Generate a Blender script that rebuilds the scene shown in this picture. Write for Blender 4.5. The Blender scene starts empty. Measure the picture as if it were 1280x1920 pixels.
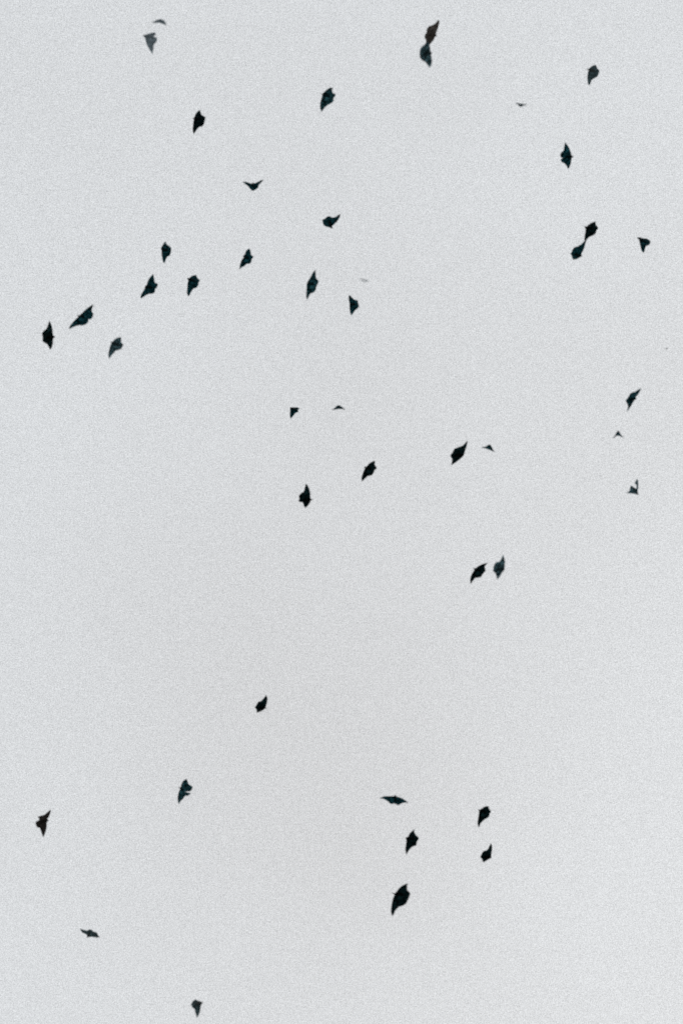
import bpy, math, random
from mathutils import Vector, Matrix
from mathutils.geometry import delaunay_2d_cdt

random.seed(7)
SC = bpy.context.scene
COL = SC.collection

# ------------------------------------------------------------------ camera
ELEV = math.radians(62.0)
LENS = 200.0
cam_d = bpy.data.cameras.new('camera')
cam_d.sensor_fit = 'VERTICAL'
cam_d.sensor_height = 36.0
cam_d.lens = LENS
cam_d.clip_start = 0.1
cam_d.clip_end = 20000.0
cam_d.dof.use_dof = True
cam_d.dof.focus_distance = 1500.0
cam_d.dof.aperture_fstop = 9.5
cam = bpy.data.objects.new('camera', cam_d)
COL.objects.link(cam)
cam.location = (0, 0, 1.65)
cam.rotation_euler = (math.pi / 2 + ELEV, 0, 0)
SC.camera = cam
CAM = Vector(cam.location)
RIGHT = Vector((1, 0, 0))
FWD = Vector((0, math.cos(ELEV), math.sin(ELEV)))
UP = RIGHT.cross(FWD)
PX = 36.0 / LENS / 1920.0            # radians per photo pixel

# ------------------------------------------------------------------ render / exposure
SC.render.engine = 'CYCLES'
SC.view_settings.view_transform = 'Standard'
SC.view_settings.look = 'None'
SC.view_settings.exposure = 0.0
SC.view_settings.gamma = 1.0
SC.view_settings.use_curve_mapping = False
SC.cycles.use_denoising = False
SC.cycles.filter_width = 1.5
SC.cycles.max_bounces = 8

# ------------------------------------------------------------------ world: overcast cloud over a clear-sky model
SUN_EL, SUN_ROT = math.radians(50), math.radians(20)
world = bpy.data.worlds.new('World')
SC.world = world
world.use_nodes = True
nt = world.node_tree
nt.nodes.clear()
N = nt.nodes.new
L = nt.links.new
out = N('ShaderNodeOutputWorld')
bg = N('ShaderNodeBackground')
bg.inputs['Strength'].default_value = 0.1
sky = N('ShaderNodeTexSky')
sky.sky_type = 'NISHITA'
sky.sun_disc = False
sky.sun_elevation = SUN_EL
sky.sun_rotation = SUN_ROT
sky.air_density = 1.0
sky.dust_density = 2.0
tc = N('ShaderNodeTexCoord')


def math_node(op, a, b=None):
    m = N('ShaderNodeMath')
    m.operation = op
    for i, v in enumerate((a, b)):
        if v is None:
            continue
        if isinstance(v, (int, float)):
            m.inputs[i].default_value = v
        else:
            L(v, m.inputs[i])
    return m.outputs[0]


def noise(scale, detail, vec=None, rough=0.5):
    n = N('ShaderNodeTexNoise')
    n.inputs['Scale'].default_value = scale
    n.inputs['Detail'].default_value = detail
    n.inputs['Roughness'].default_value = rough
    L(vec or tc.outputs['Generated'], n.inputs['Vector'])
    return n


# soft veils of cloud, a few degrees across
veil = noise(14.0, 2.0)
tone = N('ShaderNodeMix')
tone.data_type = 'RGBA'
L(math_node('MULTIPLY_ADD', veil.outputs['Fac'], 2.2), tone.inputs['Factor'])
tone.inputs['Factor'].links[0].from_node.inputs[2].default_value = -0.6
tone.inputs['A'].default_value = (6.56, 6.68, 6.76, 1)
tone.inputs['B'].default_value = (6.95, 7.14, 7.27, 1)
# the cloud is a touch thicker (duller) in one broad area and thins evenly away from it
CORE = (FWD + RIGHT * (0 * PX) + UP * (-200 * PX)).normalized()
df = N('ShaderNodeVectorMath')
df.operation = 'SUBTRACT'
L(tc.outputs['Generated'], df.inputs[0])
df.inputs[1].default_value = CORE
ds = N('ShaderNodeVectorMath')
ds.operation = 'MULTIPLY'
L(df.outputs[0], ds.inputs[0])
ds.inputs[1].default_value = (1.7, 0.8, 0.8)
dp = N('ShaderNodeVectorMath')
dp.operation = 'LENGTH'
L(ds.outputs[0], dp.inputs[0])
thin = N('ShaderNodeMapRange')
thin.interpolation_type = 'SMOOTHSTEP'
thin.inputs['From Min'].default_value = 0.01
thin.inputs['From Max'].default_value = 0.11
thin.inputs['To Min'].default_value = 0.955
thin.inputs['To Max'].default_value = 1.03
L(dp.outputs['Value'], thin.inputs['Value'])
# camera grain, painted into the sky colour as fine noise
grain = noise(5900.0, 0.0, None, 0.5)
g = math_node('SUBTRACT', grain.outputs['Fac'], 0.5)
gm = N('ShaderNodeMath')
gm.operation = 'MULTIPLY_ADD'
L(g, gm.inputs[0])
gm.inputs[1].default_value = 0.74
gm.inputs[2].default_value = 1.0
mul = N('ShaderNodeVectorMath')
mul.operation = 'SCALE'
L(tone.outputs['Result'], mul.inputs[0])
L(math_node('MULTIPLY', gm.outputs[0], thin.outputs[0]), mul.inputs['Scale'])
cool = N('ShaderNodeMix')
cool.data_type = 'RGBA'
cool.blend_type = 'MULTIPLY'
cm = N('ShaderNodeMapRange')
cm.inputs['From Min'].default_value = 0.955
cm.inputs['From Max'].default_value = 1.04
L(thin.outputs[0], cm.inputs['Value'])
L(cm.outputs[0], cool.inputs['Factor'])
cool.inputs['B'].default_value = (0.988, 1.0, 1.007, 1)
mix = N('ShaderNodeMix')
mix.data_type = 'RGBA'
mix.inputs['Factor'].default_value = 0.94      # cloud cover
L(sky.outputs['Color'], mix.inputs['A'])
L(mul.outputs[0], cool.inputs['A'])
L(cool.outputs['Result'], mix.inputs['B'])
L(mix.outputs['Result'], bg.inputs['Color'])
L(bg.outputs[0], out.inputs['Surface'])

sun_d = bpy.data.lights.new('sun', 'SUN')
sun_d.energy = 0.6
sun_d.angle = math.radians(14)
sun_d.color = (1.0, 0.97, 0.93)
sun = bpy.data.objects.new('sun', sun_d)
COL.objects.link(sun)
sdir = Vector((math.sin(SUN_ROT) * math.cos(SUN_EL), math.cos(SUN_ROT) * math.cos(SUN_EL), math.sin(SUN_EL)))
sun.rotation_euler = sdir.to_track_quat('Z', 'Y').to_euler()


# ------------------------------------------------------------------ materials
def new_mat(name):
    m = bpy.data.materials.new(name)
    m.use_nodes = True
    m.node_tree.nodes.clear()
    return m


def ground_material():
    m = new_mat('dry_scrub')
    t = m.node_tree
    o = t.nodes.new('ShaderNodeOutputMaterial')
    b = t.nodes.new('ShaderNodeBsdfPrincipled')
    b.inputs['Roughness'].default_value = 0.95
    n = t.nodes.new('ShaderNodeTexNoise')
    n.inputs['Scale'].default_value = 0.4
    n.inputs['Detail'].default_value = 8
    c = t.nodes.new('ShaderNodeTexCoord')
    r = t.nodes.new('ShaderNodeValToRGB')
    r.color_ramp.elements[0].color = (0.030, 0.045, 0.018, 1)
    r.color_ramp.elements[1].color = (0.085, 0.080, 0.045, 1)
    t.links.new(c.outputs['Object'], n.inputs['Vector'])
    t.links.new(n.outputs['Fac'], r.inputs['Fac'])
    t.links.new(r.outputs['Color'], b.inputs['Base Color'])
    bp = t.nodes.new('ShaderNodeBump')
    bp.inputs['Distance'].default_value = 0.1
    t.links.new(n.outputs['Fac'], bp.inputs['Height'])
    t.links.new(bp.outputs[0], b.inputs['Normal'])
    t.links.new(b.outputs[0], o.inputs['Surface'])
    return m


def skin_material(name, diffuse, through, mottle=1.0):
    """Bat skin or fur: a dull diffuse surface that lets a little daylight through."""
    m = new_mat(name)
    t = m.node_tree
    nn, ll = t.nodes.new, t.links.new
    o = nn('ShaderNodeOutputMaterial')
    c = nn('ShaderNodeTexCoord')
    n = nn('ShaderNodeTexNoise')
    n.inputs['Scale'].default_value = 85.0
    n.inputs['Detail'].default_value = 2.0
    ll(c.outputs['Object'], n.inputs['Vector'])
    mr = nn('ShaderNodeMapRange')
    mr.inputs['From Min'].default_value = 0.45
    mr.inputs['From Max'].default_value = 0.70
    mr.inputs['To Min'].default_value = 1.0 - 0.45 * mottle
    mr.inputs['To Max'].default_value = 1.0 + 1.2 * mottle
    ll(n.outputs['Fac'], mr.inputs['Value'])

    def scaled(col):
        v = nn('ShaderNodeVectorMath')
        v.operation = 'SCALE'
        v.inputs[0].default_value = col
        ll(mr.outputs[0], v.inputs['Scale'])
        return v.outputs[0]
    d = nn('ShaderNodeBsdfDiffuse')
    ll(scaled(diffuse), d.inputs['Color'])
    tr = nn('ShaderNodeBsdfTranslucent')
    ll(scaled(through), tr.inputs['Color'])
    a = nn('ShaderNodeAddShader')
    ll(d.outputs[0], a.inputs[0])
    ll(tr.outputs[0], a.inputs[1])
    ll(a.outputs[0], o.inputs['Surface'])
    return m


MAT = {
    # tone: (wing skin, fur)
    'k': (skin_material('black_wing_skin', (0.009, 0.011, 0.012), (0.030, 0.060, 0.064), 1.3),
          skin_material('black_fur', (0.008, 0.009, 0.010), (0.020, 0.026, 0.028))),
    'n': (skin_material('dark_wing_skin', (0.010, 0.018, 0.020), (0.045, 0.115, 0.130), 1.3),
          skin_material('dark_fur', (0.010, 0.011, 0.012), (0.026, 0.056, 0.062), 1.3)),
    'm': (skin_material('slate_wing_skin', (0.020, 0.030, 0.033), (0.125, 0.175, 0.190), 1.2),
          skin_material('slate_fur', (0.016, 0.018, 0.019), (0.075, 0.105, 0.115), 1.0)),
    'g': (skin_material('haze_grey_wing_skin', (0.045, 0.052, 0.058), (0.290, 0.325, 0.345), 0.4),  # fading in haze, put into the skin and fur colours
          skin_material('haze_grey_fur', (0.045, 0.050, 0.055), (0.270, 0.300, 0.320), 0.4)),
    'c': (skin_material('charcoal_wing_skin', (0.020, 0.026, 0.029), (0.150, 0.190, 0.200), 0.7),
          skin_material('charcoal_fur', (0.020, 0.021, 0.021), (0.145, 0.160, 0.162), 0.6)),
    'b': (skin_material('brown_wing_skin', (0.030, 0.024, 0.021), (0.155, 0.146, 0.140), 0.6),
          skin_material('brown_fur', (0.030, 0.022, 0.018), (0.150, 0.138, 0.131), 0.6)),
}

# ------------------------------------------------------------------ ground (below the frame)
S = 9000.0
gv, gf = [], []
G = 24
rnd = random.Random(3)
for j in range(G + 1):
    for i in range(G + 1):
        gv.append((-S + 2 * S * i / G, -S + 2 * S * j / G, rnd.uniform(-6, 0) if abs(i - G / 2) + abs(j - G / 2) > 2 else 0))
for j in range(G):
    for i in range(G):
        a = j * (G + 1) + i
        gf.append((a, a + 1, a + G + 2, a + G + 1))
gme = bpy.data.meshes.new('ground')
gme.from_pydata(gv, [], gf)
gme.materials.append(ground_material())
ground = bpy.data.objects.new('ground', gme)
ground['kind'] = 'structure'
COL.objects.link(ground)


# ------------------------------------------------------------------ bats
def catmull(pts, n_sub):
    """Smooth run through the points, ends kept."""
    if len(pts) < 3:
        n = max(2, int((pts[1] - pts[0]).length / 1.1))
        return [pts[0].lerp(pts[1], i / n) for i in range(n)] + [pts[1]]
    P = [pts[0] * 2 - pts[1]] + pts + [pts[-1] * 2 - pts[-2]]
    res = []
    for i in range(1, len(P) - 2):
        p0, p1, p2, p3 = P[i - 1], P[i], P[i + 1], P[i + 2]
        n = max(1, int((p2 - p1).length / n_sub))
        for k in range(n):
            t = k / n
            q = 0.5 * ((2 * p1) + (p2 - p0) * t + (2 * p0 - 5 * p1 + 4 * p2 - p3) * t * t
                       + (3 * p1 - 3 * p2 + p3 - p0) * t ** 3)
            # tamed: half way to the straight run keeps corners crisp
            res.append(q.lerp(p1.lerp(p2, t), 0.35))
    res.append(pts[-1].copy())
    return res


def seg_dist(p, a, b):
    ab = b - a
    t = max(0.0, min(1.0, (p - a).dot(ab) / max(ab.length_squared, 1e-9)))
    return (p - a.lerp(b, t)).length, t


def make_bat(ox, oy, sc, H, lead1, A, trail1, T, trail2, B, lead2, tone='n', depth=60.0, edge=0.0, fold=1, seed=0):
    r = random.Random(seed)
    to = lambda q: Vector((ox + q[0] / sc, -(oy + q[1] / sc)))      # photo pixels, y up
    H, A, T, B = to(H), to(A), to(T), to(B)
    l1, t1, t2, l2 = ([to(q) for q in s] for s in (lead1, trail1, trail2, lead2))
    ctr = H * 0.45 + T * 0.30 + (A + B) * 0.125
    axis = (H - T)
    if axis.length < 1e-3:
        axis = Vector((0, 1))
    axn = axis.normalized()
    side = Vector((-axn.y, axn.x))
    # two ears at the tip of the head
    sgn = 1 if (A - ctr).dot(side) > 0 else -1
    ear = 0.5 if not edge else 0.2
    HA = H + side * sgn * ear
    HB = H - side * sgn * ear
    HN = H - axn * (0.5 if not edge else 0.15)
    runs = [catmull([HA] + l1 + [A], 1.1), catmull([A] + t1 + [T], 1.1),
            catmull([T] + t2 + [B], 1.1), catmull([B] + l2 + [HB], 1.1), [HB, HN, HA]]
    outl, kindl = [], []
    for ri, run in enumerate(runs):
        for i, p in enumerate(run[:-1]):
            q = p.copy()
            if 0 < i and ri < 4:                       # worn, slightly ragged skin edge
                q += Vector((r.gauss(0, 0.10), r.gauss(0, 0.10)))
            if outl and (q - outl[-1]).length < 0.12:
                continue
            outl.append(q)
            kindl.append(ri)
    n = len(outl)
    # inner points
    xs = [p.x for p in outl]
    ys = [p.y for p in outl]

    def inside(p):
        c = False
        j = n - 1
        for i in range(n):
            a, b = outl[i], outl[j]
            if (a.y > p.y) != (b.y > p.y) and p.x < (b.x - a.x) * (p.y - a.y) / (b.y - a.y) + a.x:
                c = not c
            j = i
        return c
    inner = []
    step = 1.15 if not edge else 0.8
    y = min(ys)
    row = 0
    while y < max(ys):
        x = min(xs) + (row % 2) * step / 2
        while x < max(xs):
            p = Vector((x, y))
            if inside(p) and min(seg_dist(p, outl[i], outl[(i + 1) % n])[0] for i in range(n)) > 0.38 * step:
                inner.append(p)
            x += step
        y += step * 0.87
        row += 1
    allp = outl + inner
    vs, _, fs, _, _, _ = delaunay_2d_cdt(allp, [(i, (i + 1) % n) for i in range(n)], [list(range(n))], 1, 1e-4)
    vs = [Vector(v) for v in vs]
    fs = [tuple(f) for f in fs if len(f) == 3]
    # boundary
    ecount = {}
    for f in fs:
        for a, b in ((f[0], f[1]), (f[1], f[2]), (f[2], f[0])):
            ecount.setdefault((min(a, b), max(a, b)), []).append((a, b))
    bnd = [v[0] for v in ecount.values() if len(v) == 1]
    bset = {a for e in bnd for a in e}
    # --- pose in depth (photo pixels at the bat's own distance); the wing that looks shorter swings out of the picture plane
    la, lb = (A - ctr).length, (B - ctr).length
    full = max(la, lb, 20.0) * 1.06
    fa = fold * math.sqrt(max(full ** 2 - la ** 2, 0.0)) * 0.8
    fb = fold * math.sqrt(max(full ** 2 - lb ** 2, 0.0)) * 0.8
    cot = math.cos(ELEV) / math.sin(ELEV)

    def pose(v, k):
        s = (v - ctr).dot(side) * sgn
        f_, l_ = (fa, la) if s > 0 else (fb, lb)
        t = min(1.0, abs(s) / max(l_, 1.0))
        d = f_ * t ** 1.4 - (v.y - ctr.y) * cot * 0.7 * (1 - t * 0.5)
        if edge:
            half = edge * (1 - t ** 1.6) * 0.5
            d = -half if k in (0, 3, 4) else half
            d += 0.2 * f_ * t ** 1.5
        return d
    near = {}
    dep = [0.0] * len(vs)
    for i, v in enumerate(vs):
        if edge:
            j = min(range(n), key=lambda q: (outl[q] - v).length_squared)
            if i in bset:
                dep[i] = pose(v, kindl[j])
        else:
            dep[i] = pose(v, 0)
    if edge:
        nb = [set() for _ in vs]
        for a, b in ecount:
            nb[a].add(b)
            nb[b].add(a)
        for _ in range(60):
            for i in range(len(vs)):
                if i not in bset and nb[i]:
                    dep[i] = sum(dep[j] for j in nb[i]) / len(nb[i])
    # --- skeleton
    wristA = (l1[len(l1) // 2] if l1 else H.lerp(A, 0.5)).lerp(ctr, 0.12)
    wristB = (l2[len(l2) // 2] if l2 else H.lerp(B, 0.5)).lerp(ctr, 0.12)
    shA = ctr + axn * axis.length * 0.1 + side * sgn * 1.2
    shB = ctr + axn * axis.length * 0.1 - side * sgn * 1.2
    bones = [(shA, wristA, 0.55), (shB, wristB, 0.55), (wristA, A, 0.32), (wristB, B, 0.32)]
    for w, tr_, tip in ((wristA, t1, A), (wristB, t2, B)):
        for q in tr_[:: max(1, len(tr_) // 3)][:3]:
            bones.append((w, q, 0.26))
    hip = T.lerp(H, 0.35)
    bones += [(hip, T + side * 1.6, 0.3), (hip, T - side * 1.6, 0.3)]      # hind legs in the tail skin
    body_a, body_b = H - axn * 0.4, T.lerp(H, 0.34)
    brad = max(1.6, min(3.0, full * 0.11)) * (0.6 if edge else 1.0)
    k_len = max(axis.length, 4)
    flat = min(1.0, 6.0 / max(edge, 6.0)) if edge else 1.0
    half_t, furv = [], []
    bd_pts = [(outl[i], outl[(i + 1) % n]) for i in range(n)]
    for i, v in enumerate(vs):
        th = 0.10
        d, t = seg_dist(v, body_a, body_b)
        # head, neck, chest, rump
        prof = 0.62 if t < 0.15 else (0.5 + 0.5 * math.sin(min(1.0, (t - 0.15) / 0.5) * math.pi / 2)) if t < 0.65 else 1.0 - 0.55 * (t - 0.65) / 0.35
        R = brad * prof
        furv.append(d < R)
        if d < R:
            th = max(th, math.sqrt(R * R - d * d))
        for a, b, br in bones:
            dd, tt = seg_dist(v, a, b)
            rr = br * (1 - 0.55 * tt)
            if dd < rr * 1.6:
                th = max(th, rr * math.sqrt(max(0.0, 1 - (dd / (rr * 1.6)) ** 2)))
        de = min(seg_dist(v, a, b)[0] for a, b in bd_pts)
        th = min(th, 0.06 + de * 1.3)
        # skin billows between the fingers
        if not edge and not furv[-1]:
            dep[i] += -0.35 * math.sin(v.x * 0.9 + seed) * min(de, 1.5) * 0.5
        half_t.append(th * (1 if not edge else max(0.4, flat)))
    k = depth * PX
    centre3 = CAM + (FWD + RIGHT * ((ctr.x - 640.0) * PX) + UP * ((ctr.y + 960.0) * PX)) * depth
    nv = len(vs)
    co_f, co_b = [], []
    for i, v in enumerate(vs):
        base = RIGHT * ((v.x - ctr.x) * k) + UP * ((v.y - ctr.y) * k)
        h = 0.0 if i in bset else half_t[i]
        co_f.append(base + FWD * ((dep[i] - h) * k))
        co_b.append(base + FWD * ((dep[i] + h * 0.7) * k))
    # own frame: +Y towards the head, +Z its back
    yv = (RIGHT * axn.x + UP * axn.y - FWD * (axn.y * cot * 0.7)).normalized()
    zv = (FWD - yv * FWD.dot(yv)).normalized()
    xv = yv.cross(zv)
    M = Matrix((xv, yv, zv)).transposed()
    Mi = M.inverted()
    remap = {}
    coords = [Mi @ c for c in co_f]
    for i in range(nv):
        if i in bset:
            remap[i] = i
        else:
            remap[i] = len(coords)
            coords.append(Mi @ co_b[i])
    faces, mi = [], []
    for f in fs:
        a, b, c = f
        if (vs[b] - vs[a]).cross(vs[c] - vs[a]) < 0:
            a, b, c = a, c, b
        fur = 1 if sum(furv[q] for q in f) >= 2 else 0
        faces.append((a, b, c))                                  # side towards the viewer (-FWD)
        mi.append(fur)
        faces.append((remap[a], remap[c], remap[b]))
        mi.append(fur)
    me = bpy.data.meshes.new('bat')
    me.from_pydata([tuple(c) for c in coords], [], faces)
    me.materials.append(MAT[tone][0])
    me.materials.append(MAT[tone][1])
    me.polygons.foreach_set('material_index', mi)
    me.polygons.foreach_set('use_smooth', [True] * len(faces))
    me.update()
    ob = bpy.data.objects.new('bat', me)
    ob.matrix_world = Matrix.Translation(centre3) @ M.to_4x4()
    COL.objects.link(ob)
    return ob


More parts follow.
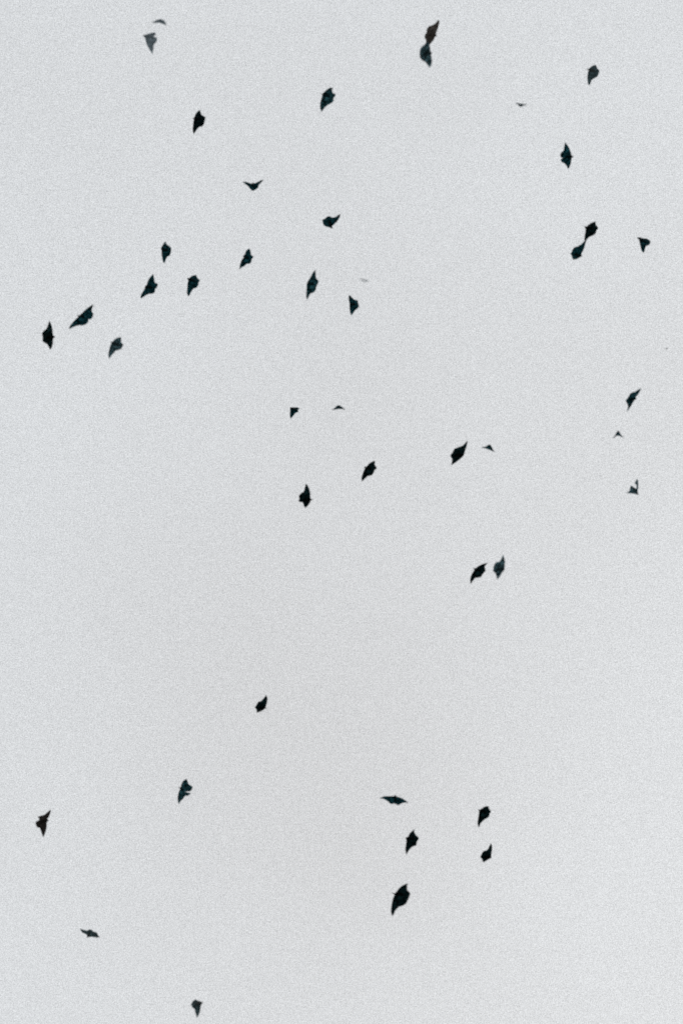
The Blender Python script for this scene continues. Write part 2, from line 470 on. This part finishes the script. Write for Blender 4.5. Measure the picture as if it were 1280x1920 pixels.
# Each entry: label, how it is posed. Outlines are the bat's own body landmarks:
# head, leading edge, wing tip, trailing edge, tail, trailing edge, wing tip, leading edge.
BATS = [
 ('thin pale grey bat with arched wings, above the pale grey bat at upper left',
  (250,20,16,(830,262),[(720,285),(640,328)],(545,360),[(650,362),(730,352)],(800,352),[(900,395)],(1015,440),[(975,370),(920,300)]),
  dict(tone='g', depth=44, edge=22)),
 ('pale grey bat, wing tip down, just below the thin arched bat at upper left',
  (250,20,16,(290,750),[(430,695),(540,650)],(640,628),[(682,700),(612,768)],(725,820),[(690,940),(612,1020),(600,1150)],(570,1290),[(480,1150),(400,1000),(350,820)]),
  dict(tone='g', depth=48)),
 ('large brownish bat, upper one of the touching pair near the top',
  (760,30,12.8,(752,482),[(728,425),(755,350),(790,240),(812,130)],(780,85),[(720,170),(650,215),(560,250),(510,310),(498,390)],(455,470),[(460,520),(490,570),(492,640)],(515,700),[(590,660),(680,560),(708,495)]),
  dict(tone='b', depth=52)),
 ('blue grey bat hanging below the brownish bat near the top',
  (760,30,12.8,(632,885),[(600,860),(582,740),(562,690)],(520,630),[(450,700),(390,740),(345,810)],(333,910),[(350,1010),(400,1060),(490,1120),(540,1200)],(580,1245),[(625,1150),(630,1040),(610,930)]),
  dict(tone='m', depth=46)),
 ('charcoal bat with speckled back, topmost along the right edge',
  (1070,100,16,(450,470),[(510,470),(600,390),(690,340)],(750,328),[(790,440),(850,520)],(835,580),[(800,680),(700,740),(620,800),(590,880)],(545,955),[(500,870),(485,700),(500,580),(512,500)]),
  dict(tone='c', depth=60)),
 ('faint tiny winged sliver of a bat left of the topmost right bat',
  (935,155,16,(655,634),[(610,640),(580,620)],(470,600),[(570,650),(600,700)],(655,714),[(710,694)],(850,645),[(730,652),(700,650)]),
  dict(tone='n', depth=44, edge=18)),
 ('bat with jagged tail and sharp snout, top centre, flying left',
  (573,147,16,(437,458),[(500,462),(570,400),(650,340),(730,300)],(830,300),[(790,350),(812,440),(897,490)],(862,562),[(835,580),(825,700),(700,780),(640,810),(560,890)],(480,1010),[(435,920),(430,760),(460,630),(495,492)]),
  dict(tone='s', depth=58)),
 ('black half-moon bat alone below the pale pair at upper left',
  (332,188,16,(475,545),[(520,510),(560,400),(620,320)],(690,270),[(730,420),(852,505)],(838,580),[(815,690),(760,775),(660,800),(570,900)],(505,1010),[(465,900),(475,760),(495,620),(502,562)]),
  dict(tone='k', depth=59)),
 ('upright bat facing right with notched tail, above the joined pair at right',
  (1021,252,16,(850,660),[(800,640),(775,540),(730,420),(670,310)],(605,232),[(580,330),(555,480),(490,540),(455,610),(475,692)],(545,705),[(470,745),(500,820),(600,870),(660,950)],(705,1022),[(750,950),(785,850),(800,720)]),
  dict(tone='n', depth=57)),
 ('bat gliding with both wings spread in a V, like a gull',
  (435,307,16,(630,572),[(600,600),(530,585),(440,548)],(308,546),[(400,610),(490,680),(570,782)],(640,812),[(720,762),(780,720),(800,640),(880,560)],(952,470),[(850,510),(750,560),(680,590)]),
  dict(tone='n', depth=60, edge=14)),
 ('bat with single wing pointing up right, right of the V-winged bat',
  (580,373,16,(685,888),[(600,850),(500,825)],(415,765),[(385,628),(470,580)],(530,532),[(600,522),(650,540),(700,560),(800,530),(860,480)],(937,452),[(890,580),(830,670),(740,760),(680,822)]),
  dict(tone='n', depth=62)),
 ('solid black bat, upper one of the joined pair at right',
  (1050,400,12.8,(572,308),[(620,315),(700,250),(800,200)],(852,182),[(850,260),(907,350)],(866,410),[(840,490),(780,530),(700,560),(650,610)],(588,700),[(575,600),(590,480),(603,385)]),
  dict(tone='k', depth=58)),
 ('speckled bat, lower one of the joined pair at right',
  (1050,400,12.8,(525,1050),[(500,980),(550,880),(588,750)],(618,630),[(560,680),(500,740),(420,790),(330,820),(275,890),(265,942)],(228,960),[(265,1020)],(285,1120),[(370,1112),(460,1060),(500,1038)]),
  dict(tone='n', depth=60)),
 ('small heart-like bat pointing down at right edge, beside the joined pair',
  (1166,418,16,(432,448),[(512,425),(600,455),(720,460)],(790,490),[(848,545)],(820,640),[(780,670),(712,690),(682,780),(668,850)],(635,892),[(580,830),(540,700),(510,580),(495,505)]),
  dict(tone='n', depth=64)),
 ('narrow upright bat, topmost of the cluster of four at left',
  (271,431,16,(488,565),[(540,470),(580,390)],(630,328),[(660,420),(740,480),(802,540)],(802,650),[(755,770),(690,800),(640,880),(610,960)],(595,1008),[(545,920),(515,760),(513,620)]),
  dict(tone='n', depth=62)),
 ('slanting bat left of centre with trailing lower wing, below the V-winged bat',
  (421,445,16,(550,570),[(600,520),(650,410)],(748,338),[(790,440),(800,530),(868,580)],(815,660),[(800,740),(740,800),(680,790),(610,850),(520,900)],(442,978),[(465,820),(510,690),(572,595)]),
  dict(tone='n', depth=61)),
 ('triangular bat with broad tail, between the stretched bat and the small rounded bat at left',
  (241,498,16,(488,635),[(545,580),(580,470),(640,360)],(745,245),[(780,400),(792,500),(885,555)],(850,670),[(805,705),(790,790),(740,835),(600,850),(500,900)],(375,982),[(355,930),(400,820),(480,700)]),
  dict(tone='n', depth=58)),
 ('rounded comma-shaped bat, right of the triangular bat at left',
  (321,493,16,(480,460),[(540,450),(620,380)],(740,343),[(790,450),(867,515)],(820,590),[(815,670),(760,740),(670,770),(600,860),(560,940)],(515,1002),[(470,900),(485,720),(490,620),(508,515)]),
  dict(tone='n', depth=60)),
 ('long leaf-shaped bat near centre, above left of the kite-shaped bat',
  (545,495,16,(478,585),[(540,480),(600,380),(670,260)],(748,182),[(750,330),(770,440),(837,520)],(800,620),[(762,700),(745,790),(680,860),(590,890),(540,980)],(488,1088),[(460,950),(470,780),(478,650)]),
  dict(tone='s', depth=56)),
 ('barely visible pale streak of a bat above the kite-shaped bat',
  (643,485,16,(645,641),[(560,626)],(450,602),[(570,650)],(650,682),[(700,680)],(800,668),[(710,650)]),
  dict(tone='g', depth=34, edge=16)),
 ('kite-shaped bat with straight left edge, just right of centre',
  (621,532,16,(543,610),[(525,500),(515,400)],(535,328),[(640,430),(700,480),(800,500),(800,570)],(832,650),[(810,720),(720,790),(660,870)],(600,952),[(560,850),(545,720)]),
  dict(tone='n', depth=62)),
 ('widest bat at left, wings stretched diagonally with small pointed head',
  (115,555,16,(468,548),[(532,585),(620,520),(750,400),(860,320)],(998,253),[(940,370),(925,460),(970,530),(950,620),(900,690)],(820,700),[(810,780),(740,850),(630,885),(530,880),(400,920)],(233,1002),[(260,910),(350,790),(440,690),(512,622)]),
  dict(tone='n', depth=54)),
 ('upright bat facing right at left edge, below the widest bat',
  (51,590,16,(848,665),[(790,620),(775,500),(750,350),(710,250)],(665,172),[(640,280),(580,430),(510,475),(450,560),(465,650)],(470,720),[(460,790),(530,845),(590,880),(650,970)],(680,1057),[(740,960),(770,870),(787,720)]),
  dict(tone='k', depth=55)),
 ('greyish slanting bat, lowest of the left cluster',
  (177,610,16,(493,493),[(545,490),(610,420),(690,370)],(802,343),[(802,450),(820,530),(877,570)],(840,650),[(800,710),(720,740),(640,765),(590,820),(520,890)],(438,1002),[(415,900),(430,790),(470,640),(513,532)]),
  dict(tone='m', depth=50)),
 ('slender slanted bat at right edge, above the tiny arrowhead bat',
  (1146,707,16,(738,645),[(718,602),(790,520),(840,430)],(872,328),[(770,390),(700,440),(620,460),(540,510),(500,590)],(415,700),[(450,780),(480,850),(480,920)],(438,1052),[(520,960),(600,830),(672,710)]),
  dict(tone='s', depth=52)),
 ('small flag-shaped bat near centre, left of the thin arched bat',
  (511,732,16,(528,512),[(620,508),(730,503)],(822,540),[(755,592)],(788,645),[(690,680),(620,760)],(540,848),[(515,740),(523,620)]),
  dict(tone='n', depth=66)),
 ('thin arched bat edge-on in mid sky, right of the small flag-shaped bat',
  (595,724,16,(640,572),[(580,592),(530,640),(480,682)],(425,725),[(490,712),(540,700),(590,692)],(640,684),[(690,682),(750,688),(800,706)],(860,715),[(800,680),(750,635),(710,605)]),
  dict(tone='n', depth=55, edge=20)),
 ('tiny arrowhead bat between the slender bat and the forked bat at right',
  (1117,774,16,(652,528),[(596,598),(555,676)],(470,790),[(575,720),(600,698)],(650,685),[(690,690),(740,712)],(835,760),[(750,680),(705,610)]),
  dict(tone='n', depth=52, edge=16)),
 ('black bat with long pointed upper wing, right of centre, beside small drooping bat',
  (820,809,16,(788,712),[(830,560),(870,440)],(902,266),[(820,350),(740,430),(620,470),(500,520),(450,620)],(373,725),[(430,820),(430,920)],(393,1022),[(500,960),(610,880),(702,802)]),
  dict(tone='k', depth=59)),
 ('small bat with drooping right wing, beside the black long-winged bat',
  (875,800,16,(690,536),[(620,553),(560,596)],(410,622),[(540,648),(600,670)],(650,685),[(720,716)],(835,775),[(775,685),(735,600)]),
  dict(tone='n', depth=56, edge=16)),
 ('black diamond-shaped bat near centre, below left of the black long-winged bat',
  (651,842,16,(498,528),[(570,525),(640,440),(720,390)],(832,348),[(820,470),(887,570)],(810,640),[(790,710),(750,770),(680,800),(600,820),(520,900)],(428,982),[(425,850),(470,700),(518,582)]),
  dict(tone='k', depth=60)),
 ('upright bat with head pointing right, lowest of the centre group',
  (532,891,16,(865,738),[(800,690),(795,540),(760,400),(710,300)],(660,253),[(640,330),(600,480),(520,540),(445,620),(465,700)],(440,760),[(480,810),(560,815),(600,920)],(640,987),[(720,920),(780,830),(810,765)]),
  dict(tone='k', depth=59)),
 ('pale forked bat with one wing straight up, below the tiny arrowhead bat',
  (1147,874,16,(790,862),[(762,760),(778,620),(778,480)],(745,366),[(668,512),(722,565),(722,645),(690,668)],(562,572),[(530,650),(515,745),(460,780)],(383,790),[(500,815),(620,825),(700,845)]),
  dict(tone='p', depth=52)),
 ('black crescent bat, left one of the side-by-side pair below centre',
  (870,1020,12.8,(203,572),[(272,580),(330,530),(430,480)],(558,447),[(490,540),(510,630)],(480,680),[(430,740),(400,790),(320,810),(260,820),(200,890)],(145,968),[(135,880),(160,760),(238,612)]),
  dict(tone='k', depth=58)),
 ('slate grey upright bat, right one of the side-by-side pair below centre',
  (870,1020,12.8,(968,600),[(965,500),(975,430),(955,330)],(925,252),[(880,360),(840,420),(760,440),(710,510)],(683,650),[(740,700),(775,780)],(790,862),[(850,790),(900,700),(945,640)]),
  dict(tone='m', depth=48)),
 ('small solid black bat alone in the empty lower middle sky',
  (449,1281,16,(830,782),[(785,740),(830,560),(837,440)],(797,348),[(740,430),(650,530),(560,560),(510,650)],(452,725),[(510,800)],(508,892),[(600,870),(700,815),(772,765)]),
  dict(tone='k', depth=62)),
 ('bat with deeply split tail at lower left, above the brown-black bat',
  (306,1443,16,(446,528),[(520,530),(560,410),(620,320)],(717,258),[(770,420),(888,510),(840,630),(770,655)],(655,665),[(760,690),(838,710),(740,790),(660,790),(600,880),(520,950)],(475,1047),[(440,930),(440,780),(480,650),(505,572)]),
  dict(tone='s', depth=58)),
 ('brown-black bat with hooked tail at the lower left edge',
  (42,1503,16,(803,566),[(760,530),(820,420),(857,290)],(837,253),[(730,340),(660,400),(560,425),(458,460),(505,492),(495,565)],(418,590),[(400,680),(450,775),(520,800),(560,900),(590,1010)],(625,1082),[(680,960),(730,800),(745,622)]),
  dict(tone='b2', depth=56)),
 ('flat wide bat with head up and wings level, topmost of the lower right group',
  (699,1460,16,(665,480),[(630,522),(500,525),(340,530)],(196,590),[(330,620),(450,690),(530,762)],(650,750),[(760,802),(860,745),(960,725)],(1068,738),[(980,660),(850,580),(700,527)]),
  dict(tone='n', depth=56)),
 ('solid black bat with pointed snout, above the smaller black bat at lower right',
  (866,1489,16,(463,452),[(522,465),(620,390),(700,345)],(782,343),[(800,430),(862,505)],(825,590),[(790,700),(700,745),(640,790),(550,880)],(500,1008),[(455,880),(480,700),(503,522)]),
  dict(tone='k', depth=60)),
 ('bat between the flat wide bat and the largest bat, lower right',
  (730,1539,16,(478,505),[(545,480),(620,360)],(763,257),[(740,340),(800,440),(872,500)],(870,562),[(820,630),(800,740),(680,790),(620,850),(560,930)],(510,1042),[(470,880),(490,720),(500,600)]),
  dict(tone='k', depth=58)),
 ('smaller black bat with pointed upper wing, lower right, below the pointed-snout bat',
  (871,1560,16,(795,775),[(790,680),(812,540),(817,430)],(777,338),[(720,450),(660,540),(580,560),(520,620)],(458,755),[(510,820)],(562,932),[(640,880),(722,822)]),
  dict(tone='k', depth=62)),
 ('largest bat, solid black with a horn-like head, lower right of centre',
  (709,1645,16,(402,456),[(480,477),(530,440),(620,310),(720,220)],(875,147),[(860,250),(862,350),(952,470)],(937,560),[(880,700),(820,800),(720,860),(620,890),(500,1010),(480,1080)],(410,1158),[(375,1030),(390,860),(430,660),(478,532)]),
  dict(tone='k', depth=52)),
 ('low charcoal bat with wings held out sideways, near the bottom left',
  (129,1711,16,(548,760),[(550,680),(470,630),(390,590)],(333,482),[(440,520),(560,540),(610,510)],(700,510),[(745,570),(830,590),(870,640),(890,710)],(948,742),[(850,757),(720,737),(620,738)]),
  dict(tone='c', depth=60)),
 ('drop-shaped charcoal bat at the bottom edge, pointing straight down',
  (329,1840,16,(822,638),[(740,610),(660,590)],(595,563),[(520,610)],(465,700),[(520,800),(570,840),(600,960)],(645,1122),[(710,1000),(750,840),(775,702)]),
  dict(tone='c', depth=50)),
]
MAT['b2'] = (skin_material('sooty_wing_skin', (0.014, 0.012, 0.011), (0.105, 0.098, 0.094), 0.6),
             skin_material('sooty_fur', (0.014, 0.012, 0.011), (0.085, 0.078, 0.074), 0.6))

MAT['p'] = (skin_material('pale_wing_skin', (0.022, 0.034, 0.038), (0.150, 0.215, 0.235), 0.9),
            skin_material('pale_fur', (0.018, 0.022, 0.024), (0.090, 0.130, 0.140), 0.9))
MAT['s'] = (skin_material('teal_wing_skin', (0.014, 0.024, 0.028), (0.070, 0.135, 0.148), 1.4),
            skin_material('teal_fur', (0.012, 0.014, 0.015), (0.030, 0.070, 0.080), 1.2))

for i, (label, geo, kw) in enumerate(BATS):
    b = make_bat(*geo, seed=i, fold=(1 if i % 3 else -1), **kw)
    b['label'] = label
    b['category'] = 'bat'
    b['group'] = 'bats flying across the pale sky'


# ------------------------------------------------------------------ the speck by the right edge: a single insect
def make_insect(px, py, depth):
    c = CAM + (FWD + RIGHT * ((px - 640.0) * PX) + UP * ((960.0 - py) * PX)) * depth
    verts, faces = [], []
    rings, seg = 7, 8
    for j in range(rings):
        t = j / (rings - 1)
        rr = 0.0042 * math.sin(math.pi * min(max(t, 0.04), 0.96)) ** 0.6
        for s in range(seg):
            a = 2 * math.pi * s / seg
            verts.append((rr * math.cos(a), -0.009 + 0.018 * t, rr * math.sin(a)))
    for j in range(rings - 1):
        for s in range(seg):
            faces.append((j * seg + s, j * seg + (s + 1) % seg, (j + 1) * seg + (s + 1) % seg, (j + 1) * seg + s))
    faces.append(tuple(range(seg - 1, -1, -1)))
    faces.append(tuple((rings - 1) * seg + s for s in range(seg)))
    for sgn in (-1, 1):
        b = len(verts)
        pts = [(0.001, 0.004), (0.006, 0.009), (0.011, 0.006), (0.009, -0.001), (0.003, -0.003)]
        for z in (0.0008, 0.0016):
            verts += [(sgn * x, y, z + x * 0.4) for x, y in pts]
        n = len(pts)
        faces.append(tuple(b + q for q in range(n)))
        faces.append(tuple(b + n + q for q in reversed(range(n))))
        for q in range(n):
            faces.append((b + q, b + n + q, b + n + (q + 1) % n, b + (q + 1) % n))
    me = bpy.data.meshes.new('insect')
    me.from_pydata(verts, [], faces)
    me.materials.append(MAT['k'][1])
    me.polygons.foreach_set('use_smooth', [True] * len(faces))
    o = bpy.data.objects.new('insect', me)
    o.location = c
    o.rotation_euler = (math.pi, 0, 0.9)
    COL.objects.link(o)
    o['label'] = 'tiny dark flying speck alone near the right edge above the slender bat'
    o['category'] = 'insect'
    return o


make_insect(1248.3, 653.2, 55.0)
